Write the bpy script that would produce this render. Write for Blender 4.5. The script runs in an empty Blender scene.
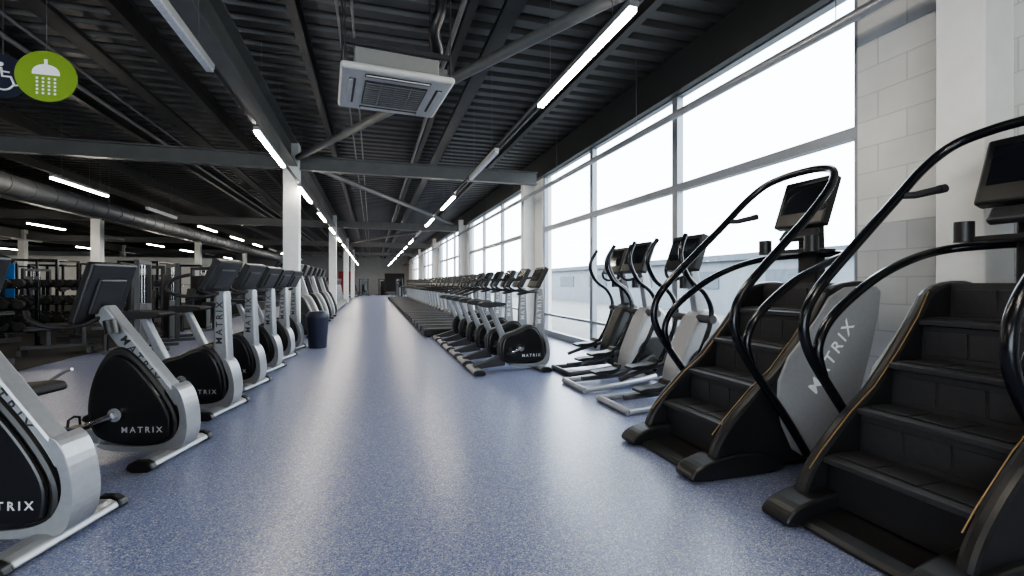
import bpy, math, random
from mathutils import Vector, Matrix
random.seed(4)
C = bpy.context.scene.collection
R = math.radians
# ------------------------------------------------------------ materials
def mat(name, col, rough=.5, metal=0., var=.12, scale=30., bump=0., emit=0., coat=0.):
    m = bpy.data.materials.new(name); m.use_nodes = True
    nt = m.node_tree; b = nt.nodes['Principled BSDF']
    tc = nt.nodes.new('ShaderNodeTexCoord'); n = nt.nodes.new('ShaderNodeTexNoise')
    n.inputs['Scale'].default_value = scale; n.inputs['Detail'].default_value = 3
    nt.links.new(tc.outputs['Object'], n.inputs['Vector'])
    r = nt.nodes.new('ShaderNodeValToRGB')
    r.color_ramp.elements[0].position = .3; r.color_ramp.elements[1].position = .7
    r.color_ramp.elements[0].color = [c*(1-var) for c in col]+[1]
    r.color_ramp.elements[1].color = [min(1, c*(1+var)) for c in col]+[1]
    nt.links.new(n.outputs['Fac'], r.inputs['Fac']); nt.links.new(r.outputs['Color'], b.inputs['Base Color'])
    b.inputs['Roughness'].default_value = rough; b.inputs['Metallic'].default_value = metal
    if coat: b.inputs['Coat Weight'].default_value = coat
    if emit:
        nt.links.new(r.outputs['Color'], b.inputs['Emission Color']); b.inputs['Emission Strength'].default_value = emit
    if bump:
        bp = nt.nodes.new('ShaderNodeBump'); bp.inputs['Strength'].default_value = bump; bp.inputs['Distance'].default_value = .01
        nt.links.new(n.outputs['Fac'], bp.inputs['Height']); nt.links.new(bp.outputs['Normal'], b.inputs['Normal'])
    return m
M = dict(
 black=mat('black_plastic', (.011, .011, .012), .40), rubber=mat('black_rubber', (.016, .016, .018), .6, bump=.2, scale=120),
 gloss=mat('gloss_black', (.008, .008, .009), .28), silver=mat('silver_paint', (.33, .34, .355), .33, .45, .05),
 dgrey=mat('dark_grey_plastic', (.034, .034, .038), .45), mgrey=mat('mid_grey_metal', (.17, .175, .18), .42, .3),
 inset=mat('satin_grey_cover', (.22, .225, .235), .38, .35, .04), stepgrey=mat('charcoal_step', (.026, .026, .029), .5),
 cinset=mat('satin_silver_cover', (.29, .293, .30), .4, .1, .04),
 chrome=mat('chrome', (.7, .7, .72), .15, 1., .03), steelblack=mat('black_powder_coat', (.008, .009, .012), .22, .2),
 orange=mat('gold_trim', (.26, .16, .07), .45), screen=mat('dark_screen', (.008, .01, .014), .12),
 letter=mat('silver_lettering', (.6, .6, .62), .4, 0, .02), letterd=mat('white_lettering', (.95, .95, .95), .4, 0, .02),
 letterb=mat('dark_lettering', (.02, .02, .025), .4, 0, .02),
 white=mat('white_paint', (.76, .76, .74), .55, 0, .04, 6), acwhite=mat('ac_white', (.52, .52, .49), .45, 0, .05, 8),
 acgrey=mat('ac_grey', (.22, .22, .21), .5, 0, .02),
 beam=mat('grey_steel_paint', (.125, .127, .125), .5, 0, .08, 4), dbeam=mat('dark_steel_paint', (.028, .029, .03), .5, 0, .1, 4),
 duct=mat('galvanised_duct', (.15, .155, .16), .5, .6, .1, 8), wallw=mat('painted_wall', (.70, .70, .68), .7, 0, .04, 2),
 greywall=mat('grey_wall', (.30, .30, .30), .7, 0, .04, 2),
 darkwall=mat('dark_wall', (.03, .03, .033), .7), red=mat('red_paint', (.35, .03, .04), .5), blue=mat('blue_panel', (.03, .18, .5), .5),
 binblue=mat('bin_navy', (.008, .011, .035), .45), green=mat('sign_green', (.20, .32, .02), .7, 0, .02), navy=mat('sign_navy', (.005, .009, .03), .7, 0, .03),
 signwhite=mat('sign_white', (.95, .95, .95), .5, 0, .02), tube=mat('lit_diffuser', (1, .91, .78), .4, 0, .01, emit=85.),
 off=mat('unlit_diffuser', (.65, .66, .68), .4), mat_=mat('gym_mat', (.022, .021, .02), .8, 0, .4, 60),
 frame=mat('window_frame_aluminium', (.26, .28, .31), .45, .3, .04), extw=mat('cladding_white', (.17, .195, .225), .6, 0, .04, 2),
 extg=mat('pale_concrete', (.15, .15, .145), .9, 0, .1, 1), roofgrey=mat('roof_sheet', (.09, .11, .135), .6, 0, .05, 1))
def floor_mat():
    m = bpy.data.materials.new('speckled_blue_vinyl'); m.use_nodes = True; nt = m.node_tree; b = nt.nodes['Principled BSDF']
    tc = nt.nodes.new('ShaderNodeTexCoord')
    v = nt.nodes.new('ShaderNodeTexVoronoi'); v.inputs['Scale'].default_value = 170
    nt.links.new(tc.outputs['Object'], v.inputs['Vector'])
    sp = nt.nodes.new('ShaderNodeSeparateColor'); nt.links.new(v.outputs['Color'], sp.inputs[0])
    r = nt.nodes.new('ShaderNodeValToRGB'); r.color_ramp.interpolation = 'CONSTANT'; e = r.color_ramp.elements
    e[0].position = 0; e[0].color = (.075, .10, .215, 1)
    e[1].position = .88; e[1].color = (.45, .44, .44, 1)
    for p, c in ((.2, (.135, .165, .295, 1)), (.42, (.18, .21, .335, 1)), (.68, (.25, .27, .37, 1))):
        a = r.color_ramp.elements.new(p); a.color = c
    nt.links.new(sp.outputs[0], r.inputs['Fac'])
    nt.links.new(r.outputs['Color'], b.inputs['Base Color'])
    b.inputs['Roughness'].default_value = .30
    return m
M['floor'] = floor_mat()
def block_mat():
    m = bpy.data.materials.new('painted_blockwork'); m.use_nodes = True; nt = m.node_tree; b = nt.nodes['Principled BSDF']
    tc = nt.nodes.new('ShaderNodeTexCoord'); mp = nt.nodes.new('ShaderNodeSeparateXYZ'); cb = nt.nodes.new('ShaderNodeCombineXYZ')
    nt.links.new(tc.outputs['Object'], mp.inputs[0]); nt.links.new(mp.outputs['Y'], cb.inputs['X']); nt.links.new(mp.outputs['Z'], cb.inputs['Y'])
    br = nt.nodes.new('ShaderNodeTexBrick'); nt.links.new(cb.outputs[0], br.inputs['Vector'])
    br.inputs['Scale'].default_value = 1; br.inputs['Brick Width'].default_value = .45; br.inputs['Row Height'].default_value = .225
    br.inputs['Mortar Size'].default_value = .005; br.inputs['Color1'].default_value = (.60, .60, .58, 1); br.inputs['Color2'].default_value = (.67, .67, .65, 1)
    br.inputs['Mortar'].default_value = (.5, .5, .49, 1)
    nz = nt.nodes.new('ShaderNodeTexNoise'); nz.inputs['Scale'].default_value = 3; nz.inputs['Detail'].default_value = 6
    nt.links.new(tc.outputs['Object'], nz.inputs['Vector'])
    mr = nt.nodes.new('ShaderNodeMapRange'); mr.inputs[3].default_value = .82; mr.inputs[4].default_value = 1.12
    nt.links.new(nz.outputs['Fac'], mr.inputs[0])
    vm = nt.nodes.new('ShaderNodeVectorMath'); vm.operation = 'SCALE'
    nt.links.new(br.outputs['Color'], vm.inputs[0]); nt.links.new(mr.outputs[0], vm.inputs['Scale'])
    nt.links.new(vm.outputs[0], b.inputs['Base Color']); b.inputs['Roughness'].default_value = .7
    bp = nt.nodes.new('ShaderNodeBump'); bp.invert = True; bp.inputs['Strength'].default_value = .5; bp.inputs['Distance'].default_value = .01
    nt.links.new(br.outputs['Fac'], bp.inputs['Height']); nt.links.new(bp.outputs['Normal'], b.inputs['Normal'])
    return m
M['block'] = block_mat()
def glass_mat():
    m = bpy.data.materials.new('clear_glazing'); m.use_nodes = True; nt = m.node_tree; nt.nodes.clear()
    o = nt.nodes.new('ShaderNodeOutputMaterial'); t = nt.nodes.new('ShaderNodeBsdfTransparent'); g = nt.nodes.new('ShaderNodeBsdfGlossy')
    t.inputs[0].default_value = (.93, .97, 1, 1); g.inputs['Roughness'].default_value = .02
    mx = nt.nodes.new('ShaderNodeMixShader'); mx.inputs[0].default_value = .05; nt.links.new(t.outputs[0], mx.inputs[1]); nt.links.new(g.outputs[0], mx.inputs[2])
    nt.links.new(mx.outputs[0], o.inputs[0]); return m
M['glass'] = glass_mat()
# ------------------------------------------------------------ mesh builder
class MB:
    def __init__(s): s.v = []; s.f = []; s.sm = []
    def add(s, vs, fs, sm=False):
        o = len(s.v); s.v += [tuple(v) for v in vs]
        for f in fs: s.f.append(tuple(i+o for i in f)); s.sm.append(sm)
        return s
    def box(s, c, size, rot=None):
        hx, hy, hz = [d/2 for d in size]
        vs = [Vector((x, y, z)) for x in (-hx, hx) for y in (-hy, hy) for z in (-hz, hz)]
        if rot is not None: vs = [rot @ v for v in vs]
        vs = [v+Vector(c) for v in vs]
        return s.add(vs, [(0, 1, 3, 2), (4, 6, 7, 5), (0, 4, 5, 1), (2, 3, 7, 6), (0, 2, 6, 4), (1, 5, 7, 3)])
    def mm(s, a, b): return s.box([(a[i]+b[i])/2 for i in range(3)], [abs(b[i]-a[i]) for i in range(3)])
    def prism(s, prof, y0, y1):
        if y0 > y1: y0, y1 = y1, y0
        n = len(prof)
        area = sum(prof[i][0]*prof[(i+1) % n][1]-prof[(i+1) % n][0]*prof[i][1] for i in range(n))
        if area < 0: prof = prof[::-1]
        vs = [(x, y0, z) for x, z in prof]+[(x, y1, z) for x, z in prof]
        fs = [tuple(range(n)), tuple(range(2*n-1, n-1, -1))]
        fs += [(i, i+n, (i+1) % n+n, (i+1) % n) for i in range(n)]
        return s.add(vs, fs)
    def tube(s, path, r, n=8, closed=False):
        P = [Vector(p) for p in path]; k = len(P)
        rs = r if isinstance(r, (list, tuple)) else [r]*k
        T = []
        for i in range(k):
            if closed: t = P[(i+1) % k]-P[i-1]
            else: t = P[min(i+1, k-1)]-P[max(i-1, 0)]
            T.append(t.normalized())
        up = Vector((0, 0, 1)) if abs(T[0].z) < .9 else Vector((1, 0, 0))
        u = T[0].cross(up).normalized(); vs = []
        for i in range(k):
            u = (u-T[i]*u.dot(T[i])).normalized(); w = T[i].cross(u)
            for j in range(n):
                a = 2*math.pi*j/n; vs.append(P[i]+(u*math.cos(a)+w*math.sin(a))*rs[i])
        fs = []
        for i in range(k if closed else k-1):
            i2 = (i+1) % k
            for j in range(n): fs.append((i*n+j, i*n+(j+1) % n, i2*n+(j+1) % n, i2*n+j))
        s.add(vs, fs, True)
        if not closed:
            s.add(vs[:n], [tuple(range(n))[::-1]]); s.add(vs[-n:], [tuple(range(n))])
        return s
    def cyl(s, a, b, r, n=16, r2=None): return s.tube([a, b], [r, r if r2 is None else r2], n)
def cr(pts, k=5, closed=False):
    P = [Vector(p) for p in pts]; n = len(P); out = []
    for i in range(n if closed else n-1):
        if closed: a, b, c, d = P[i-1], P[i], P[(i+1) % n], P[(i+2) % n]
        else: a, b, c, d = P[max(i-1, 0)], P[i], P[i+1], P[min(i+2, n-1)]
        for j in range(k):
            t = j/k; out.append(.5*((2*b)+(c-a)*t+(2*a-5*b+4*c-d)*t*t+(3*b-a-3*c+d)*t**3))
    if not closed: out.append(P[-1])
    return out
def chaikin(p, it=2):
    for _ in range(it):
        q = []
        for i in range(len(p)):
            a, b = p[i], p[(i+1) % len(p)]
            q += [(a[0]*.75+b[0]*.25, a[1]*.75+b[1]*.25), (a[0]*.25+b[0]*.75, a[1]*.25+b[1]*.75)]
        p = q
    return p
def shrink(p, cx, cz, f): return [(cx+(x-cx)*f, cz+(z-cz)*f) for x, z in p]
def circ(cx, cz, r, n=32): return [(cx+r*math.cos(2*math.pi*i/n), cz+r*math.sin(2*math.pi*i/n)) for i in range(n)]
def bev(o, w, seg=2):
    if w:
        b = o.modifiers.new('bevel', 'BEVEL'); b.width = w; b.segments = seg; b.limit_method = 'ANGLE'; b.angle_limit = R(40)
def meshobj(name, mb, m):
    me = bpy.data.meshes.new(name); me.from_pydata(mb.v, [], mb.f)
    me.polygons.foreach_set('use_smooth', mb.sm); me.materials.append(M[m]); me.update()
    o = bpy.data.objects.new(name, me); C.objects.link(o); return o
def part(parent, name, mb, m, bevel=0, label=None):
    o = meshobj(name, mb, m); o.parent = parent; bev(o, bevel, 3 if bevel >= .03 else 2)
    if label: o['label'] = label
    return o
def root(name, label, cat, group=None, loc=(0, 0, 0), rz=0):
    e = bpy.data.objects.new(name, None); e.empty_display_size = .1; C.objects.link(e)
    e['label'] = label; e['category'] = cat
    if group: e['group'] = group
    e.location = loc; e.rotation_euler = (0, 0, R(rz)); return e
def thing(name, mb, m, label, cat, group=None, bevel=0):
    xs = [v[0] for v in mb.v]; ys = [v[1] for v in mb.v]; zs = [v[2] for v in mb.v]
    c = ((min(xs)+max(xs))/2, (min(ys)+max(ys))/2, min(zs))
    mb.v = [(v[0]-c[0], v[1]-c[1], v[2]-c[2]) for v in mb.v]
    o = meshobj(name, mb, m); o.location = c; o['label'] = label; o['category'] = cat; bev(o, bevel)
    if group: o['group'] = group
    return o
def struct(name, mb, m, bevel=0):
    o = meshobj(name, mb, m); o['kind'] = 'structure'; bev(o, bevel); return o
def clone(r, loc, rz=0, label=None):
    n = r.copy(); C.objects.link(n); n.location = loc; n.rotation_euler = (0, 0, R(rz))
    if label: n['label'] = label
    def rec(a, b):
        for c in list(a.children):
            if c is n: continue
            d = c.copy(); d.parent = b; C.objects.link(d); rec(c, d)
    rec(r, n); return n
def text(parent, body, size, x, y, z, phi, m, spacing=1.25, side=-1, name='lettering'):
    cu = bpy.data.curves.new('t', 'FONT'); cu.body = body; cu.size = size; cu.extrude = .0008; cu.space_character = spacing
    cu.align_x = 'CENTER'; cu.align_y = 'CENTER'; cu.resolution_u = 2; cu.offset = size*.012
    o = bpy.data.objects.new('t', cu); C.objects.link(o)
    dg = bpy.context.evaluated_depsgraph_get(); me = bpy.data.meshes.new_from_object(o.evaluated_get(dg))
    bpy.data.objects.remove(o)
    Mx = Matrix.Translation((x, y, z)) @ Matrix.Rotation(-R(phi), 4, 'Y') @ (Matrix.Rotation(R(180), 4, 'Z') if side > 0 else Matrix.Identity(4)) @ Matrix.Rotation(R(90), 4, 'X')
    me.transform(Mx); me.materials.clear(); me.materials.append(M[m]); me.name = name
    t = bpy.data.objects.new(name, me); C.objects.link(t); t.parent = parent; return t
RY = lambda d: Matrix.Rotation(R(d), 3, 'Y')
# ------------------------------------------------------------ room shell
XL, XR, Y0, Y1, ZC = -26., 4.1, -4., 56., 4.5
struct('floor', MB().mm((XL-.2, Y0-.2, -.2), (XR+.2, Y1+.2, 0)), 'floor')
cp = MB(); prof = []; y = Y0-.15
while y < Y1:
    prof += [(y, ZC), (y+.16, ZC), (y+.19, ZC+.07), (y+.29, ZC+.07)]; y += .32
n = len(prof); vs = [(XL-.1, a, b) for a, b in prof]+[(XR+.4, a, b) for a, b in prof]
cp.add(vs, [(i, i+1, i+1+n, i+n) for i in range(n-1)])
cp.mm((XL-.2, Y0-.2, ZC+.12), (XR+.5, Y1+.2, ZC+.25))
M['deck'] = mat('roof_deck_sheet', (.062, .062, .062), .45, .2, .1, 3)
struct('ceiling', cp, 'deck')
struct('wall_left', MB().mm((XL-.2, Y0, 0), (XL, Y1, ZC)), 'wallw')
struct('wall_back', MB().mm((XL, Y0-.2, 0), (-7.3, Y0, ZC)).mm((.4, Y0-.2, 0), (XR, Y0, ZC)).mm((-7.3, Y0-.2, 3.2), (.4, Y0, ZC)), 'wallw')  # opening behind the camera added to let in fill daylight
struct('wall_front', MB().mm((XL, Y1, 0), (XR, Y1+.2, ZC)), 'greywall')
struct('wall_partition', MB().mm((XL, 36.5, 0), (-10.5, 36.7, 3.0)), 'wallw')
wr = MB().mm((XR, Y0, 0), (XR+.25, 3.1, ZC)).mm((XR, 3.1, 4.0), (XR+.25, Y1, ZC))
piers = [(11.1, 12.5), (20.5, 22.0), (30.0, 31.6), (39.6, 42), (50, 56)]
struct('wall_right', wr, 'block')
for i, (a, b) in enumerate(piers): struct('wall_pier_%d' % (i+1), MB().mm((XR, a, 0), (XR+.25, b, 4.0)), 'wallw')
struct('trim_1', MB().mm((XR-.1, 3.1, 3.93), (XR-.005, Y1, 4.45)), 'dbeam')
struct('baseboard_right', MB().mm((XR-.02, Y0, 0), (XR, 3.1, .1)), 'mgrey')
struct('baseboard_front', MB().mm((XL, Y1-.02, 0), (XR, Y1, .1)), 'mgrey')
wn = 0
def window(a, b):
    global wn; wn += 1
    f = MB(); x0, x1 = XR+.04, XR+.14
    f.mm((x0, a, 0), (x1, a+.06, 4.0)); f.mm((x0, b-.06, 0), (x1, b, 4.0))
    for z, h in ((0, .14), (.5, .05), (2.60, .10), (3.93, .07)): f.mm((x0, a+.06, z), (x1, b-.06, z+h))
    o = struct('window_%d' % wn, f, 'frame')
    q = MB().add([(XR+.09, a+.05, .14), (XR+.09, b-.05, .14), (XR+.09, b-.05, 3.93), (XR+.09, a+.05, 3.93)], [(0, 3, 2, 1)])
    g = meshobj('glass', q, 'glass'); g.parent = o; g['kind'] = 'structure'
for a, b, k in ((3.1, 11.1, 3), (12.5, 20.5, 3), (22.0, 30.0, 3), (31.6, 39.6, 3), (42, 50, 3)):
    for i in range(k): window(a+(b-a)/k*i, a+(b-a)/k*(i+1))
for i in range(3):  # unseen back glazing, added to fill the hall with light from behind
    wn += 1; a = -7.3+2.56*i; b = a+2.56
    f = MB().mm((a, Y0-.15, 0), (a+.05, Y0-.05, 3.2)).mm((b-.05, Y0-.15, 0), (b, Y0-.05, 3.2))
    for z, h in ((0, .14), (2.3, .06), (3.14, .06)): f.mm((a+.05, Y0-.15, z), (b-.05, Y0-.05, z+h))
    o = struct('window_%d' % wn, f, 'frame')
    g = meshobj('glass', MB().add([(a+.05, Y0-.1, .14), (b-.05, Y0-.1, .14), (b-.05, Y0-.1, 3.14), (a+.05, Y0-.1, 3.14)], [(0, 1, 2, 3)]), 'glass'); g.parent = o; g['kind'] = 'structure'
struct('door_1', MB().mm((-.9, Y1-.06, 0), (.9, Y1, 2.2)), 'greywall')
thing('wall_panel', MB().mm((-3.6, Y1-.05, .3), (-1.8, Y1-.005, 2.6)), 'red', 'red painted panel on the end wall', 'wall panel')
thing('wall_panel', MB().mm((1.4, Y1-.05, .3), (3.6, Y1-.005, 2.4)), 'darkwall', 'dark notice panel on the end wall', 'wall panel')
thing('display_banner', MB().mm((-9.75, 15.2, .7), (-8.80, 15.24, 1.8)).mm((-9.7, 15.2, 0.012), (-9.65, 15.24, .7)).mm((-8.90, 15.2, .012), (-8.85, 15.24, .7)), 'blue', 'blue display banner standing on two legs', 'banner')
thing('rubber_floor_mat', MB().mm((-24, 6.5, 0.0), (-5.0, 36, .012)), 'mat_', 'dark rubber mat area under the weights', 'floor mat')
# exterior
thing('outdoor_paving', MB().mm((4.4, -30, -.5), (60, 90, -.3)), 'extg', 'pale concrete yard outside the windows', 'ground')
ob = root('low_building', 'long low pale clad building outside the windows', 'building')
part(ob, 'cladding', MB().mm((17, -20, -.3), (30, 80, 2.4)), 'extw'); part(ob, 'roof_edge', MB().mm((16.7, -20.3, 2.4), (30.3, 80.3, 2.7)), 'roofgrey')
ww = MB()
for k in range(14): ww.mm((16.95, -10+k*6, 1.0), (17, -7+k*6, 1.9))
part(ob, 'window_band', ww, 'roofgrey')
# ------------------------------------------------------------ roof steel
def ibeam_y(x, y0, y1, z0, z1, w, m, name, label, grp):
    b = MB().mm((x-w/2, y0, z0), (x+w/2, y1, z0+.025)).mm((x-w/2, y0, z1-.025), (x+w/2, y1, z1)).mm((x-.012, y0, z0+.025), (x+.012, y1, z1-.025))
    return thing(name, b, m, label, 'beam', grp)
def ibeam_x(y, x0, x1, z0, z1, w, m, name, label, grp):
    b = MB().mm((x0, y-w/2, z0), (x1, y+w/2, z0+.025)).mm((x0, y-w/2, z1-.025), (x1, y+w/2, z1)).mm((x0, y-.012, z0+.025), (x1, y+.012, z1-.025))
    return thing(name, b, m, label, 'beam', grp)
cols_y = [0., 10.7, 21.4, 32.1, 42.8]
for x in (-1.6, -9.9, -18.2):
    ys = [Y0]+cols_y+[Y1]
    for a, b in zip(ys[:-1], ys[1:]):
        ibeam_y(x, a+.16, b-.16, 3.7, 4.2, .26, 'beam', 'roof_beam', 'deep grey painted steel beam along the hall', 'main roof beams')
for yy in cols_y:
    xs = [XL, -18.2, -9.9, -1.6, XR-.1]
    for a, b in zip(xs[:-1], xs[1:]):
        ibeam_x(yy, a+.16, b-.2, 3.66, 3.96, .18, 'beam', 'cross_beam', 'grey painted steel cross beam under the roof deck', 'cross beams')
    for x in (-1.6, -9.9, -18.2):
        if yy < 1: continue
        c = root('support_column', 'white painted square steel column carrying the roof', 'column', 'steel columns', (x, yy, 0))
        part(c, 'shaft', MB().mm((-.15, -.15, .02), (.15, .15, 4.2)), 'white', .01)
        part(c, 'base_plate', MB().mm((-.2, -.2, 0), (.2, .2, .02)), 'mgrey', .003)
for yy in (2.18, 11.8, 21.3, 30.8, 40.8):
    c = root('wall_column', 'white painted column against the window wall', 'column', 'wall columns', (3.95, yy, 0))
    part(c, 'shaft', MB().mm((-.15, -.14, .0), (.145, .14, 4.18)), 'white', .01)
x = -24.74
px = []
while x < 4: px.append(x); x += 1.84
for x in px:
    pb = MB().mm((x-.05, Y0, 4.22), (x+.05, Y1, 4.25)).mm((x-.05, Y0, 4.22), (x-.035, Y1, 4.49)).mm((x-.05, Y0, 4.46), (x+.05, Y1, 4.49))
    thing('roof_purlin', pb, 'dbeam', 'dark galvanised channel purlin under the deck', 'purlin', 'roof purlins')
for p, q in (((-1.45, 10.5, 3.88), (3.7, 1.2, 4.02)), ((-1.45, 10.9, 3.88), (3.5, 21.0, 3.95)), ((-1.3, 31.8, 3.9), (3.5, 22.3, 3.95))):
    thing('bracing_tube', MB().cyl(p, q, .065, 12), 'beam', 'grey round tube bracing the roof beams diagonally', 'brace', 'roof bracing tubes')
for x, z, r in ((-.35, 4.16, .014), (-.2, 4.16, .014), (.9, 4.17, .03), (2.5, 4.17, .02), (2.62, 4.17, .02), (-4.1, 4.17, .03), (-3.8, 4.19, .02)):
    thing('ceiling_conduit', MB().cyl((x, Y0+.05, z), (x, Y1-.05, z), r, 8), 'mgrey', 'thin grey conduit run below the deck', 'conduit', 'ceiling conduits')
for x0, w in ((1.3, .2), (-3.4, .22)):
    t = MB().mm((x0, Y0+.05, 4.13), (x0+w, Y1-.05, 4.135)).mm((x0, Y0+.05, 4.13), (x0+.006, Y1-.05, 4.18)).mm((x0+w-.006, Y0+.05, 4.13), (x0+w, Y1-.05, 4.18))
    thing('cable_tray', t, 'dbeam', 'dark metal cable tray under the roof', 'cable tray', 'cable trays')
rp = root('hanging_rail', 'long pale metal pipe hung on wires beside the windows', 'pipe', None, (3.6, 0, 3.38))
part(rp, 'pipe', MB().cyl((0, .3, 0), (0, Y1-.5, 0), .045, 10), 'silver')
for k in range(12): part(rp, 'wire', MB().cyl((0, 2.9+k*3, .03), (0, 2.9+k*3, 1.11), .004, 5), 'mgrey')
dp = root('spiral_duct', 'galvanised spiral air duct hung below the roof', 'duct', None, (-6.9, 0, 3.25))
part(dp, 'duct', MB().cyl((0, 2, 0), (0, 46, 0), .21, 24), 'duct')
for k in range(60):
    part(dp, 'seam', MB().cyl((0, 2.4+k*.7, 0), (0, 2.43+k*.7, 0), .222, 24), 'duct')
for k in range(10):
    part(dp, 'hanger', MB().cyl((.215, 3+k*4, 0), (.215, 3+k*4, 1.24), .006, 5).cyl((-.215, 3+k*4, 0), (-.215, 3+k*4, 1.24), .006, 5), 'mgrey')
def mk_light(lit, label):
    L = root('linear_light', label, 'light', 'suspended linear lights')
    part(L, 'housing', MB().mm((-.035, 0, .03), (.035, 1.9, .08)), 'acwhite' if not lit else 'silver', .005)
    part(L, 'diffuser', MB().mm((-.03, .01, 0), (.03, 1.89, .03)), 'tube' if lit else 'off', .004, None)
    for yy in (.3, 1.6): part(L, 'wire', MB().cyl((0, yy, .08), (0, yy, 1.29), .003, 5), 'mgrey')
    return L
lit = mk_light(True, 'lit white linear tube light on thin wires'); unlit = mk_light(False, 'unlit white linear light on thin wires')
pos = []
for k in range(-1, 14): pos.append((1.75, 2.9+k*3.75, 3.2, k not in (1, 4)))  # first light, behind the camera, added to brighten the block wall and climbers
for k in range(-1, 14): pos.append((-1.40, 2.95+k*3.65, 3.2, k != 0))  # first light here is also an unseen addition for extra brightness
for k in range(11): pos.append((-5.6, 3.0+k*3.8, 3.2, k in (0, 2, 4, 5, 6, 8, 9)))
for k in range(9): pos.append((-10.6, 6.3+k*4.2, 3.2, k % 3 != 1))
for k in range(6): pos.append((-15.0, 12.0+k*4.6, 3.2, k % 2 == 0))
for k in range(4): pos.append((-19.6, 20.0+k*4.2, 3.2, True))
first = {True: lit, False: unlit}; used = set()
for x, y, z, l in pos:
    if l not in used: used.add(l); first[l].location = (x, y, z)
    else: clone(first[l], (x, y, z))
for x in (1.75, -1.40):
    thing('light_track', MB().mm((x-.02, -3, 3.285), (x+.02, 54, 3.31)), 'dbeam', 'slim dark track above the row of lights', 'light track', 'light tracks')
# ------------------------------------------------------------ AC cassette
ac = root('ceiling_air_conditioner', 'white square ceiling cassette air conditioner with dark grille', 'air conditioner', None, (.19, 4.56, 3.06), 5)
part(ac, 'fascia', MB().mm((-.48, -.48, 0), (.48, .48, .06)), 'acwhite', .03)
part(ac, 'body', MB().mm((-.36, -.36, .06), (.36, .36, .24)), 'acgrey', .01)
part(ac, 'grille', MB().mm((-.27, -.27, -.012), (.27, .27, .0)), 'dgrey')
gs = MB()
for k in range(11): gs.mm((-.26, -.25+k*.05, -.022), (.26, -.24+k*.05, -.010))
for k in (-.13, 0, .13): gs.mm((k-.005, -.26, -.024), (k+.005, .26, -.010))
part(ac, 'grille_slats', gs, 'acgrey')
for a in range(4):
    v = MB().box((0, 0, 0), (.56, .055, .006))
    rot = Matrix.Rotation(R(90*a), 3, 'Z'); v.v = [tuple(rot @ (Vector(p)+Vector((0, -.375, -.003)))) for p in v.v]
    part(ac, 'air_vent', v, 'black')
    v = MB().box((0, 0, 0), (.54, .035, .008), Matrix.Rotation(R(15), 3, 'X'))
    v.v = [tuple(rot @ (Vector(p)+Vector((0, -.385, -.010)))) for p in v.v]
    part(ac, 'vent_flap', v, 'acwhite')
for sx in (-.44, .44):
    for sy in (-.44, .44): part(ac, 'hanger_rod', MB().cyl((sx, sy, .05), (sx, sy, 1.4), .008, 6), 'dgrey')
part(ac, 'pipe', MB().tube(cr([(.30, -.2, .2), (.36, -.3, .34), (.30, -.42, .46), (.34, -.5, .62), (.33, -.5, .9), (.33, -.5, 1.4)], 5), .05, 10), 'black', 0, 'black insulated refrigerant pipe')
part(ac, 'bracket', MB().mm((-.46, -.40, .24), (.46, -.36, .28)).mm((-.46, .36, .24), (.46, .40, .28)), 'dgrey', .003)
part(ac, 'cable_box', MB().mm((.36, -.25, .10), (.46, .02, .22)), 'mgrey', .004)
# ------------------------------------------------------------ hanging signs
def sign(x, y, z, m, label):
    s = root('hanging_sign', label, 'sign', 'round hanging signs', (x, y, z))
    part(s, 'disc', MB().prism(circ(0, 0, .225, 48), -.008, .008), m)
    part(s, 'wire', MB().cyl((0, 0, .22), (0, 0, 4.46-z), .003, 5), 'mgrey'); return s
s1 = sign(-2.78, 5.2, 3.14, 'green', 'green round sign with white shower symbol')
y = -.0105
sh = MB().prism([(.1*math.cos(math.pi-math.pi*i/12), .03+.075*math.sin(math.pi*i/12)) for i in range(13)]+[(.1, .012), (-.1, .012)], y, y+.003)
sh.prism([(-.012, .09), (.012, .09), (.012, .15), (-.012, .15)], y-.0004, y+.003)
for r_ in range(5):
    for c_ in range(4): sh.prism([(-.072+c_*.043, -.012-r_*.033), (-.056+c_*.043, -.012-r_*.033), (-.056+c_*.043, -.03-r_*.033), (-.072+c_*.043, -.03-r_*.033)], y, y+.003)
part(s1, 'shower_symbol', sh, 'signwhite')
s2 = sign(-3.68, 6.2, 3.45, 'navy', 'dark navy round sign with white wheelchair symbol')
def wx(p): return [(a+.02, b_, c_) for a, b_, c_ in p]
wc = MB().prism(circ(-.012, .125, .022, 16), y, y+.003)
wc.tube(wx([(-.03, y, .09), (-.02, y, .0), (.05, y, .0), (.085, y, -.09), (.11, y, -.08)]), .011, 6)
wc.tube(wx([(-.028, y, .05), (.04, y, .045)]), .009, 6)
wc.tube(wx([(-.01+.085*math.cos(R(a)), y, -.055+.085*math.sin(R(a))) for a in range(125, 345, 12)]), .009, 6)
part(s2, 'wheelchair_symbol', wc, 'signwhite')
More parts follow.
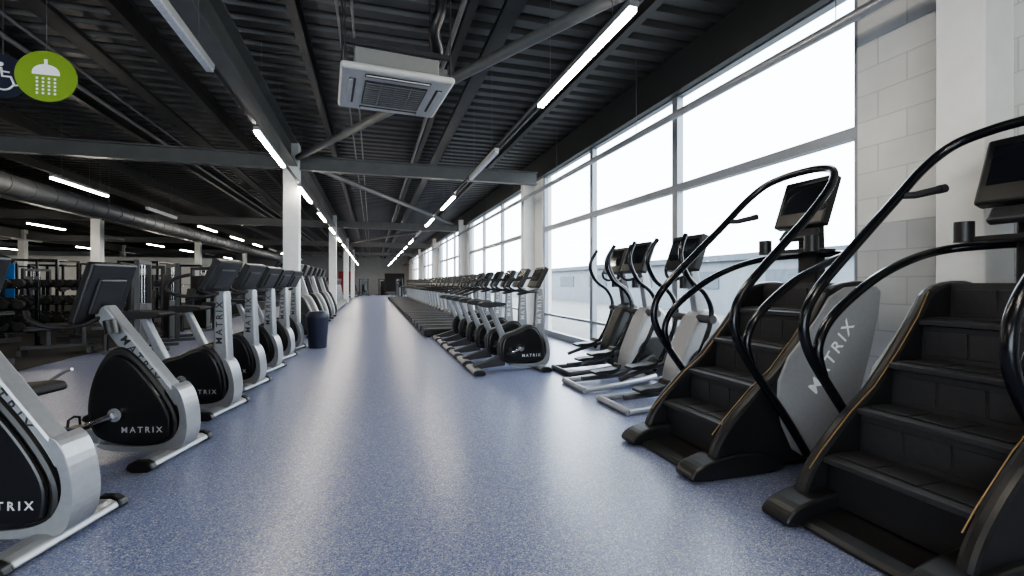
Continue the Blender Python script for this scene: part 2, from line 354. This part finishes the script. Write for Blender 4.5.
# ------------------------------------------------------------ exercise bikes
def console(par, x, z, w, h, tilt, d=.05):
    rot = RY(tilt)
    part(par, 'console', MB().box((x, 0, z), (d, w, h), rot).box(Vector((x, 0, z))+rot @ Vector((.03, 0, -.02)), (.04, w*.6, h*.6), rot), 'black', .015)
    part(par, 'screen', MB().box(Vector((x, 0, z))+rot @ Vector((-d/2-.002, 0, .03)), (.004, w*.8, h*.6), rot), 'screen')
def foot(par, x, w=.3, m='silver'):
    part(par, 'stabiliser_foot', MB().prism(chaikin([(x-.09, 0.01), (x+.09, .01), (x+.06, .072), (x-.06, .072)], 1), -w, w), m, .01)
    for s in (-1, 1): part(par, 'end_cap', MB().prism(chaikin([(x-.10, 0), (x+.10, 0), (x+.07, .08), (x-.07, .08)], 1), s*w, s*(w+.06)), 'black', .012)
def bike(recumbent, label, grp, trim='silver'):
    B = root('recumbent_bike' if recumbent else 'upright_bike', label, 'exercise bike', grp)
    foot(B, 0)
    if recumbent:
        shell = chaikin([(-.46, .10), (.04, .08), (.08, .20), (.07, .34), (-.06, .56), (-.26, .80), (-.38, .84), (-.49, .72), (-.57, .5), (-.58, .25)], 3)
        mp = [(.12, .40), (-.03, .36), (-.565, 1.08), (-.465, 1.14)]
    else:
        shell = chaikin([(-.58, .10), (.04, .08), (.08, .20), (.06, .40), (.0, .56), (-.10, .68), (-.24, .66), (-.40, .58), (-.58, .54), (-.65, .40), (-.65, .22)], 3)
        mp = [(.08, .42), (-.09, .42), (-.055, 1.22), (.045, 1.22)]
    part(B, 'shell', MB().prism(shell, -.08, .08), 'black', .025)
    shroud = chaikin([(.02, .05), (.11, .07), (.15, .18), (.145, .34), (.10, .50), (.03, .56), (.04, .48), (.095, .34), (.09, .22), (.02, .115), (-.20, .085), (-.46, .11), (-.52, .10), (-.40, .05)], 2)
    part(B, 'front_shroud', MB().prism(shroud, -.085, .085), trim, .02, 'slim front shroud')
    dx = .15
    for s in (-1, 1):
        part(B, 'side_cover', MB().prism(shrink(shell, -.25, .36, .88), s*.078, s*.106), 'gloss', .014, 'rounded gloss black cover')
        part(B, 'crank_hub', MB().cyl((-.48+dx, s*.10, .34), (-.48+dx, s*.14, .34), .05, 20), 'chrome', .004)
        a = R(200 if s < 0 else 20); ex, ez = -.48+dx+.19*math.cos(a), .34+.19*math.sin(a)
        part(B, 'crank_arm', MB().tube([(-.48+dx, s*.155, .34), (ex, s*.165, ez)], [.022, .016], 10), 'chrome')
        pd = part(B, 'pedal', MB().box((ex, s*.235, ez), (.11, .11, .03)), 'black', .01)
        part(pd, 'strap', MB().tube([(ex-.02, s*.185, ez+.01), (ex-.02, s*.19, ez+.07), (ex-.02, s*.235, ez+.085), (ex-.02, s*.28, ez+.07), (ex-.02, s*.285, ez+.01)], .008, 6), 'rubber')
    part(B, 'mast', MB().prism(mp, -.055, .055), trim, .018, 'slanted lettered mast' if recumbent else 'lettered mast')
    text(B, 'MATRIX', .06, -.16, -.1075, .22, 0, 'letter', 1.5)
    text(B, 'MATRIX', .06, -.16, .1075, .22, 0, 'letter', 1.5, side=1)
    hb = MB()
    if recumbent:
        text(B, 'MATRIX', .082, -.21, -.0565, .735, -52.5, 'letterb', 1.55)
        text(B, 'MATRIX', .082, -.21, .0565, .735, -52.5, 'letterb', 1.55, side=1)
        console(B, -.51, 1.23, .42, .46, 18, .06)
        for s in (-1, 1): hb.tube(cr([(-.5, s*.03, 1.05), (-.56, s*.15, .99), (-.66, s*.26, .99), (-.78, s*.28, 1.04), (-.84, s*.25, 1.1)], 5), .016, 8)
        part(B, 'bottle_holder', MB().cyl((-.36, -.12, .93), (-.38, -.12, 1.03), .04, 14), 'black')
    else:
        lc = 'letterb' if trim == 'silver' else 'letter'
        text(B, 'MATRIX', .09, -.01, -.0565, .90, 89, lc, 1.45)
        text(B, 'MATRIX', .09, -.01, .0565, .90, 89, lc, 1.45, side=1)
        console(B, -.02, 1.38, .44, .34, 28, .07)
        for s in (-1, 1):
            hb.tube(cr([(-.02, s*.03, 1.2), (-.10, s*.18, 1.17), (-.28, s*.25, 1.18), (-.40, s*.24, 1.24), (-.34, s*.22, 1.34), (-.2, s*.21, 1.38)], 5), .017, 8)
        hb.tube(cr([(-.14, -.2, 1.18), (-.3, -.1, 1.14), (-.33, 0, 1.13), (-.3, .1, 1.14), (-.14, .2, 1.18)], 4), .015, 8)
    part(B, 'handlebar', hb, 'rubber')
    if recumbent:
        part(B, 'seat_rail', MB().prism([(-.5, .10), (-1.55, .26), (-1.55, .34), (-.5, .2)], -.05, .05), 'silver', .01)
        foot(B, -1.45)
        part(B, 'rear_post', MB().mm((-1.5, -.045, .07), (-1.40, .045, .28)), 'dgrey', .008)
        part(B, 'seat_carriage', MB().prism([(-1.08, .26), (-1.4, .31), (-1.45, .44), (-1.1, .42)], -.1, .1), 'dgrey', .015)
        part(B, 'seat', MB().prism(chaikin([(-.98, .44), (-1.45, .43), (-1.48, .52), (-1.3, .51), (-1.0, .54), (-.95, .49)], 2), -.22, .22), 'rubber', .03, 'padded black seat')
        part(B, 'backrest', MB().prism(chaikin([(-1.43, .5), (-1.50, .5), (-1.63, .88), (-1.58, .92), (-1.5, .8)], 2), -.2, .2), 'rubber', .03)
        for s in (-1, 1):
            part(B, 'seat_handle', MB().tube(cr([(-1.4, s*.2, .4), (-1.3, s*.3, .42), (-1.1, s*.31, .56), (-1.0, s*.3, .6)], 5), .014, 8), 'silver')
            part(B, 'lever', MB().cyl((-1.12, s*.25, .44), (-1.3, s*.25, .40), .01, 8), 'orange')
    else:
        foot(B, -1.0)
        part(B, 'rear_beam', MB().prism([(-.55, .08), (-1.02, .04), (-1.02, .1), (-.55, .24)], -.06, .06), 'dgrey', .01)
        part(B, 'seat_post', MB().prism([(-.50, .46), (-.60, .46), (-.80, .93), (-.74, .95)], -.035, .035), trim, .01)
        part(B, 'seat', MB().prism(chaikin([(-.56, .96), (-.92, .93), (-.94, 1.03), (-.74, 1.02), (-.54, 1.01)], 2), -.12, .12), 'rubber', .035, 'padded black saddle')
    return B
rec = bike(True, 'black and silver recumbent exercise bike with slanted lettered mast', 'recumbent bikes beside the aisle')
HB = -14
rec.location = (-1.53, 2.94, 0); rec.rotation_euler = (0, 0, R(HB))
clone(rec, (-1.44, 4.15, 0), HB)
up = bike(False, 'black and silver upright exercise bike with lettered mast facing the aisle', 'upright bikes beside the aisle')
up.location = (-1.44, 5.4, 0); up.rotation_euler = (0, 0, R(HB))
for k in range(1, 5): clone(up, (-1.44, 5.4+1.15*k, 0), HB)
ub = bike(False, 'dark grey and black upright exercise bike facing the windows', 'upright bikes by the windows', 'inset')
ub.location = (2.44, 6.75, 0)
for k in range(1, 6): clone(ub, (2.44, 6.75+.82*k, 0))
# ------------------------------------------------------------ elliptical
def elliptical(label, grp, body, tube):
    E = root('elliptical_trainer', label, 'elliptical trainer', grp)
    part(E, 'rear_foot', MB().tube([(.0, -.32, .035), (.0, .32, .035)], .036, 10), tube)
    for s in (-1, 1):
        part(E, 'side_rail', MB().tube(cr([(.0, s*.3, .035), (.3, s*.27, .05), (.8, s*.2, .09), (1.05, s*.16, .12)], 4), .034, 10), tube)
        part(E, 'pedal_arm', MB().tube(cr([(.1+.1*s, s*.22, .2+.04*s), (.5, s*.21, .26+.07*s), (1.0, s*.2, .42+.03*s)], 4), .026, 8), 'dgrey')
        fx, fz = .38+.09*s, .30+.07*s
        part(E, 'foot_plate', MB().prism(chaikin([(fx-.16, fz-.03), (fx+.15, fz-.02), (fx+.2, fz+.09), (fx+.17, fz+.09), (fx+.13, fz+.03), (fx-.16, fz+.02)], 1), s*.15, s*.31), 'black', .01)
        part(E, 'moving_arm', MB().tube(cr([(.66, s*.27, .30), (.86, s*.28, .60), (.98, s*.29, .95), (.90, s*.30, 1.18), (.70, s*.31, 1.34), (.60, s*.30, 1.58), (.70, s*.25, 1.80)], 5), .026, 8), 'steelblack')
        part(E, 'arm_joint', MB().cyl((.98, s*.10, .92), (.98, s*.32, .92), .045, 14), 'dgrey')
        part(E, 'wheel_cover', MB().prism(circ(1.06, .36, .26, 32), s*.13, s*.165), 'gloss', .012)
    part(E, 'housing', MB().prism(chaikin([(.66, .06), (1.42, .05), (1.46, .3), (1.34, .70), (1.16, 1.02), (.96, 1.0), (.80, .68), (.66, .35)], 2), -.14, .14), body, .045)
    part(E, 'mast', MB().prism([(1.16, .94), (1.00, .94), (.90, 1.50), (.98, 1.53)], -.05, .05), tube, .012)
    part(E, 'front_foot', MB().mm((1.28, -.3, 0), (1.42, .3, .06)), 'black', .015)
    console(E, .89, 1.62, .52, .40, 20, .09)
    hb = MB()
    for s in (-1, 1): hb.tube(cr([(.93, s*.04, 1.38), (.84, s*.14, 1.34), (.76, s*.16, 1.38), (.73, s*.14, 1.46)], 5), .018, 8)
    part(E, 'fixed_handle', hb, 'rubber')
    part(E, 'cup_holder', MB().cyl((.86, 0, 1.24), (.86, 0, 1.36), .045, 14), 'black')
    return E
el = elliptical('silver elliptical trainer with curved black arms by the windows', 'elliptical trainers', 'cinset', 'silver')
el.location = (2.4, 4.38, 0)
clone(el, (2.4, 5.36, 0))
ed = elliptical('all black elliptical trainer with curved arms by the windows', 'elliptical trainers', 'black', 'dgrey')
ed.location = (2.62, 6.3, 0)
for k in range(7):
    c = clone(el if k % 2 else ed, (-2.75, 12.2+1.25*k, 0), 0, ('silver' if k % 2 else 'black')+' elliptical trainer facing the aisle beyond the bin')
    c['group'] = 'elliptical trainers beside the aisle'
# ------------------------------------------------------------ treadmills
def treadmill():
    T = root('treadmill', 'black and grey treadmill facing the windows, deck towards aisle', 'treadmill', 'row of treadmills')
    part(T, 'deck', MB().mm((0, -.38, .04), (1.75, .38, .17)), 'black', .015)
    part(T, 'running_belt', MB().mm((.03, -.26, .17), (1.45, .26, .178)), 'rubber')
    for s in (-1, 1):
        part(T, 'side_rail', MB().mm((.01, s*.27, .17), (1.45, s*.375, .195)), 'dgrey', .005)
        part(T, 'upright', MB().prism([(1.52, .1), (1.66, .1), (1.46, 1.22), (1.36, 1.2)], s*.36, s*.43), 'inset', .012)
        part(T, 'handrail', MB().tube(cr([(1.42, s*.4, 1.15), (1.25, s*.4, 1.1), (1.05, s*.39, 1.03), (.92, s*.38, 1.0)], 4), .024, 8), 'rubber')
        part(T, 'foot', MB().mm((.05, s*.3, 0), (.15, s*.36, .04)).mm((1.6, s*.3, 0), (1.7, s*.36, .04)), 'black')
    part(T, 'motor_hood', MB().prism(chaikin([(1.42, .15), (1.45, .27), (1.6, .33), (1.86, .26), (1.88, .1), (1.7, .06)], 1), -.36, .36), 'mgrey', .02)
    part(T, 'crossbar', MB().mm((1.38, -.36, 1.08), (1.46, .36, 1.18)), 'dgrey', .01)
    console(T, 1.42, 1.36, .66, .38, 22, .07)
    return T
tm = treadmill(); tm.location = (1.2, 11.75, 0)
for k in range(1, 27): clone(tm, (1.2, 11.75+1.0*k, 0))
for k in range(9): clone(tm, (-3.3, 21.9+1.05*k, 0), 0, 'black and grey treadmill beside the aisle columns')
# ------------------------------------------------------------ stair climbers
def climber():
    S = root('stair_climber', 'black and silver stair climbing machine with tall looping handrails', 'stair climber', 'stair climbers by the windows')
    part(S, 'base', MB().prism(chaikin([(.0, .0), (.0, .03), (.12, .06), (.4, .08), (1.2, .08), (1.25, .0)], 1), -.36, .36), 'black', .01)
    for s in (-1, 1):
        pr = chaikin([(.10, .04), (.10, .16), (.22, .34), (.46, .56), (.66, .70), (1.02, 1.12), (1.12, 1.29), (1.50, 1.33), (1.62, 1.22), (1.44, .62), (1.20, .04)], 2)
        part(S, 'side_panel', MB().prism(pr, s*.345, s*.42), 'black', .025)
        ins = chaikin([(.80, .05), (1.20, .05), (1.45, .64), (1.62, 1.22), (1.53, 1.29), (1.14, 1.26), (.96, 1.02), (.64, .70), (.62, .40)], 1)
        part(S, 'silver_inset', MB().prism(ins, s*.415, s*.436), 'cinset' , .01, 'broad silver grey side cover')
        tr = MB().tube([(x_, s*.352, z_) for x_, z_ in ((.15, .27), (.24, .365), (.46, .565), (.64, .695), (.84, .905), (1.0, 1.10), (1.09, 1.25))], .0035, 6)
        part(S, 'accent_line', tr, 'orange')
        part(S, 'floor_foot', MB().prism(chaikin([(-.06, 0), (-.10, .04), (-.02, .11), (.18, .15), (.42, .16), (.66, .08), (.68, 0)], 2), s*.27, s*.455), 'black', .045)
        rail = cr([(.86, s*.455, .10), (.66, s*.46, .38), (.44, s*.46, .66), (.27, s*.46, .90), (.235, s*.46, 1.08), (.33, s*.455, 1.26), (.62, s*.45, 1.53), (.92, s*.44, 1.80), (1.14, s*.41, 2.02), (1.26, s*.32, 2.15), (1.31, s*.16, 2.20), (1.32, 0, 2.21)], 6)
        part(S, 'upper_handrail', MB().tube(rail, .029, 12), 'steelblack')
        low = cr([(.38, s*.46, .75), (.34, s*.46, .92), (.45, s*.46, 1.10), (.75, s*.45, 1.31), (1.05, s*.44, 1.44), (1.30, s*.39, 1.51), (1.41, s*.2, 1.53), (1.43, 0, 1.53)], 6)
        part(S, 'lower_handrail', MB().tube(low, .027, 12), 'steelblack')
        part(S, 'hand_grip', MB().tube([(.97, s*.43, 1.84), (1.02, s*.38, 1.84), (1.14, s*.33, 1.87)], [.018, .022, .024], 10).cyl((1.14, s*.33, 1.87), (1.18, s*.32, 1.88), .027, 10), 'rubber')
    text(S, 'MATRIX', .135, 1.11, -.4375, .77, 53, 'letterd', 1.35)
    text(S, 'MATRIX', .135, 1.11, .4375, .77, 53, 'letterd', 1.35, side=1)
    for i in range(4):
        x0, z0 = .26+.25*i, .34+.25*i
        st = MB().prism(chaikin([(x0-.02, z0-.055), (x0-.02, z0), (x0+.28, z0), (x0+.28, z0-.055)], 1), -.343, .343)
        st.prism([(x0+.25, z0-.02), (x0+.265, z0+.21), (x0+.28, z0+.21), (x0+.28, z0-.02)], -.343, .343)
        for k in range(3): st.mm((x0+.03, -.32+k*.218, z0), (x0+.23, -.32+k*.218+.204, z0+.005))
        for k in range(3): st.mm((x0+.25, -.32+k*.218, z0+.03), (x0+.258, -.32+k*.218+.204, z0+.17))
        part(S, 'step', st, 'stepgrey', .004)
    part(S, 'lower_skirt', MB().prism([(.26, .08), (.28, .29), (.5, .29), (.5, .08)], -.34, .34), 'black')
    part(S, 'rear_cover', MB().prism(chaikin([(1.24, .08), (1.54, 1.1), (1.50, 1.30), (1.34, 1.30), (1.30, 1.0), (1.1, .08)], 1), -.34, .34), 'dgrey', .01)
    part(S, 'mast', MB().prism([(1.48, 1.2), (1.37, 1.2), (1.38, 1.88), (1.46, 1.92)], -.09, .09), 'black', .015)
    console(S, 1.37, 1.95, .46, .42, 20, .08)
    part(S, 'keypad', MB().box((1.29, 0, 1.69), (.05, .32, .11), RY(40)), 'dgrey', .015)
    part(S, 'cup_holder', MB().cyl((1.17, .22, 1.54), (1.17, .22, 1.66), .05, 16).cyl((1.17, -.22, 1.54), (1.17, -.22, 1.66), .05, 16).mm((1.16, -.22, 1.54), (1.42, .22, 1.57)), 'black', .004)
    return S
sc = climber(); sc.location = (2.06, 3.02, 0)
clone(sc, (2.18, 1.68, 0))
# ------------------------------------------------------------ bin
bn = root('litter_bin', 'dark navy round litter bin beside the white column', 'bin', None, (-1.05, 10.2, 0))
part(bn, 'body', MB().tube([(0, 0, 0), (0, 0, .05), (0, 0, .6)], [.17, .175, .21], 28), 'binblue')
part(bn, 'lid', MB().tube([(0, 0, .6), (0, 0, .66), (0, 0, .73)], [.215, .215, .17], 28), 'binblue')
part(bn, 'opening', MB().cyl((0, 0, .728), (0, 0, .733), .12, 24), 'black')
# ------------------------------------------------------------ free weights area
def rack(label):
    K = root('power_rack', label, 'weight rack', 'power racks')
    f = MB()
    for x in (-.6, .6):
        for y in (-.6, .6): f.mm((x-.035, y-.035, 0), (x+.035, y+.035, 2.1))
        f.mm((x-.03, -.6, 2.04), (x+.03, .6, 2.1)); f.mm((x-.03, -.6, .0), (x+.03, .6, .06))
    for y in (-.6, .6): f.mm((-.6, y-.03, 2.04), (.6, y+.03, 2.1))
    part(K, 'frame', f, 'steelblack', .004)
    part(K, 'barbell', MB().cyl((-1.05, -.66, 1.2), (1.05, -.66, 1.2), .014, 8), 'chrome')
    for s in (-1, 1):
        part(K, 'weight_plate', MB().cyl((s*.75, -.66, 1.2), (s*.82, -.66, 1.2), .22, 24), 'rubber')
        part(K, 'bar_hook', MB().mm((s*.57, -.68, 1.1), (s*.63, -.62, 1.19)), 'mgrey')
        part(K, 'stored_plate', MB().cyl((s*.64, .5, .5), (s*.74, .5, .5), .2, 20), 'rubber')
    return K
rk = rack('black power rack with loaded barbell on rubber matting'); rk.location = (-8.2, 21.0, 0.012)
for p in ((-10.9, 20.4), (-10.8, 24), (-7.9, 24.6), (-13.6, 22), (-13.6, 26), (-16.4, 28)): clone(rk, (p[0], p[1], .012))
def bench():
    B = root('weight_bench', 'black padded weight bench on the rubber mat', 'bench', 'weight benches')
    part(B, 'seat', MB().mm((-.14, -.1, .42), (.14, .35, .5)), 'black', .02)
    part(B, 'backrest', MB().box((0, -.45, .62), (.28, .75, .07), Matrix.Rotation(R(-35), 3, 'X')), 'black', .02)
    part(B, 'frame', MB().mm((-.03, -.5, .1), (.03, .4, .16)).mm((-.25, .34, 0), (.25, .4, .1)).mm((-.25, -.56, 0), (.25, -.5, .1)).mm((-.03, .0, .1), (.03, .06, .45)).mm((-.03, -.48, .1), (.03, -.42, .6)), 'dgrey', .004)
    return B
bc = bench(); bc.location = (-6.0, 9.4, .012); bc.rotation_euler = (0, 0, R(60))
for i, p in enumerate(((-6.2, 12.6), (-8.0, 12.9), (-5.6, 10.6), (-7.2, 10.2), (-10.4, 14.4), (-6.2, 16.3))): clone(bc, (p[0], p[1], .012), 40+35*i)
def dbrack():
    D = root('dumbbell_rack', 'black three tier dumbbell rack', 'dumbbell rack', 'dumbbell racks')
    for z in (.35, .78, 1.2):
        part(D, 'shelf', MB().mm((-1.2, -.15, z-.02), (1.2, .15, z)), 'steelblack', .004)
    for s in (-1, 1):
        lg = MB().mm((s*1.15-.03, .16, 0), (s*1.15+.03, .22, 1.3)).mm((s*1.15-.03, -.3, 0), (s*1.15+.03, .3, .05))
        for z in (.35, .78, 1.2): lg.mm((s*1.15-.03, -.1, z-.045), (s*1.15+.03, .2, z-.021))
        part(D, 'leg', lg, 'steelblack', .004)
    return D
dr = dbrack()
dumb = None
for i, (x, y) in enumerate(((-7.4, 14.2), (-10.2, 16.6), (-7.4, 17.8), (-7.6, 11.6), (-10.3, 13.2), (-12.8, 18.6), (-7.9, 16.0), (-6.3, 28.2))):
    if i == 0: dr.location = (x, y, .012)
    else: clone(dr, (x, y, .012))
    for z in (.35, .78, 1.2):
        for k in range(10):
            px_ = x-1.03+k*.228
            if dumb is None:
                dumb = root('dumbbell', 'black rubber dumbbell resting on the rack', 'dumbbell', 'dumbbells on the racks')
                part(dumb, 'handle', MB().cyl((0, -.08, .085), (0, .08, .085), .016, 8), 'chrome')
                for s in (-1, 1): part(dumb, 'head', MB().cyl((0, s*.06, .085), (0, s*.15, .085), .085, 12), 'rubber')
                dumb.location = (px_, y, z+.014)
            else: clone(dumb, (px_, y, z+.014))
def cable():
    K = root('cable_machine', 'dark cable weight machine with weight stack', 'weight machine', 'cable machines')
    part(K, 'frame', MB().mm((-.5, -.04, 0), (-.42, .04, 1.7)).mm((.42, -.04, 0), (.5, .04, 1.7)).mm((-.5, -.04, 1.66), (.5, .04, 1.74)).mm((-.5, -.5, 0), (-.42, .5, .06)).mm((.42, -.5, 0), (.5, .5, .06)), 'dgrey', .005)
    part(K, 'weight_stack', MB().mm((-.15, -.1, .08), (.15, .1, .9)), 'mgrey', .003)
    part(K, 'guide_rod', MB().cyl((-.1, 0, .06), (-.1, 0, 1.68), .01, 8).cyl((.1, 0, .06), (.1, 0, 1.68), .01, 8), 'chrome')
    part(K, 'shroud', MB().mm((-.3, -.13, .05), (.3, -.11, 1.5)), 'black', .005)
    part(K, 'seat', MB().mm((-.16, -.75, .42), (.16, -.4, .5)).mm((-.03, -.6, 0), (.03, -.54, .42)), 'black', .01)
    part(K, 'back_pad', MB().box((0, -.36, .85), (.3, .07, .6), Matrix.Rotation(R(-8), 3, 'X')), 'black', .02)
    return K
cm = cable(); cm.location = (-5.7, 14.4, .012)
for i, p in enumerate(((-5.4, 19.3), (-5.5, 21.3), (-5.8, 23.2), (-6.1, 25.8), (-16.5, 22.4), (-18, 30), (-15, 32), (-12, 33), (-9, 32), (-20, 34), (-14.2, 30), (-11, 30.5), (-12.4, 15.6), (-10.2, 18.6), (-4.3, 10.9), (-4.4, 12.6), (-4.5, 15.0))): clone(cm, (p[0], p[1], .012 if p[0] < -5 else 0), 20*i)
for i, p in enumerate(((-2.6, 52), (-.8, 51.2), (1.0, 52.2), (2.6, 51.5), (-1.8, 46), (2.4, 44.5))):
    clone(cm, (p[0], p[1], 0), 25*i, 'dark cable weight machine at the end of the aisle')
# ------------------------------------------------------------ world, camera
w = bpy.data.worlds.new('sky'); bpy.context.scene.world = w; w.use_nodes = True
bg = w.node_tree.nodes['Background']; bg.inputs[0].default_value = (.89, .95, 1, 1); bg.inputs[1].default_value = 8.5
cd = bpy.data.cameras.new('camera'); cam = bpy.data.objects.new('camera', cd); C.objects.link(cam)
cd.sensor_width = 36; cd.lens = 470/1024*36; cd.shift_y = -5/1024; cd.clip_start = .05
cam.location = (0, 0, 1.3); cam.rotation_euler = (R(90), 0, -math.atan(140/470))
bpy.context.scene.camera = cam
try: bpy.context.scene.view_settings.look = 'AgX - Medium High Contrast'
except Exception: pass
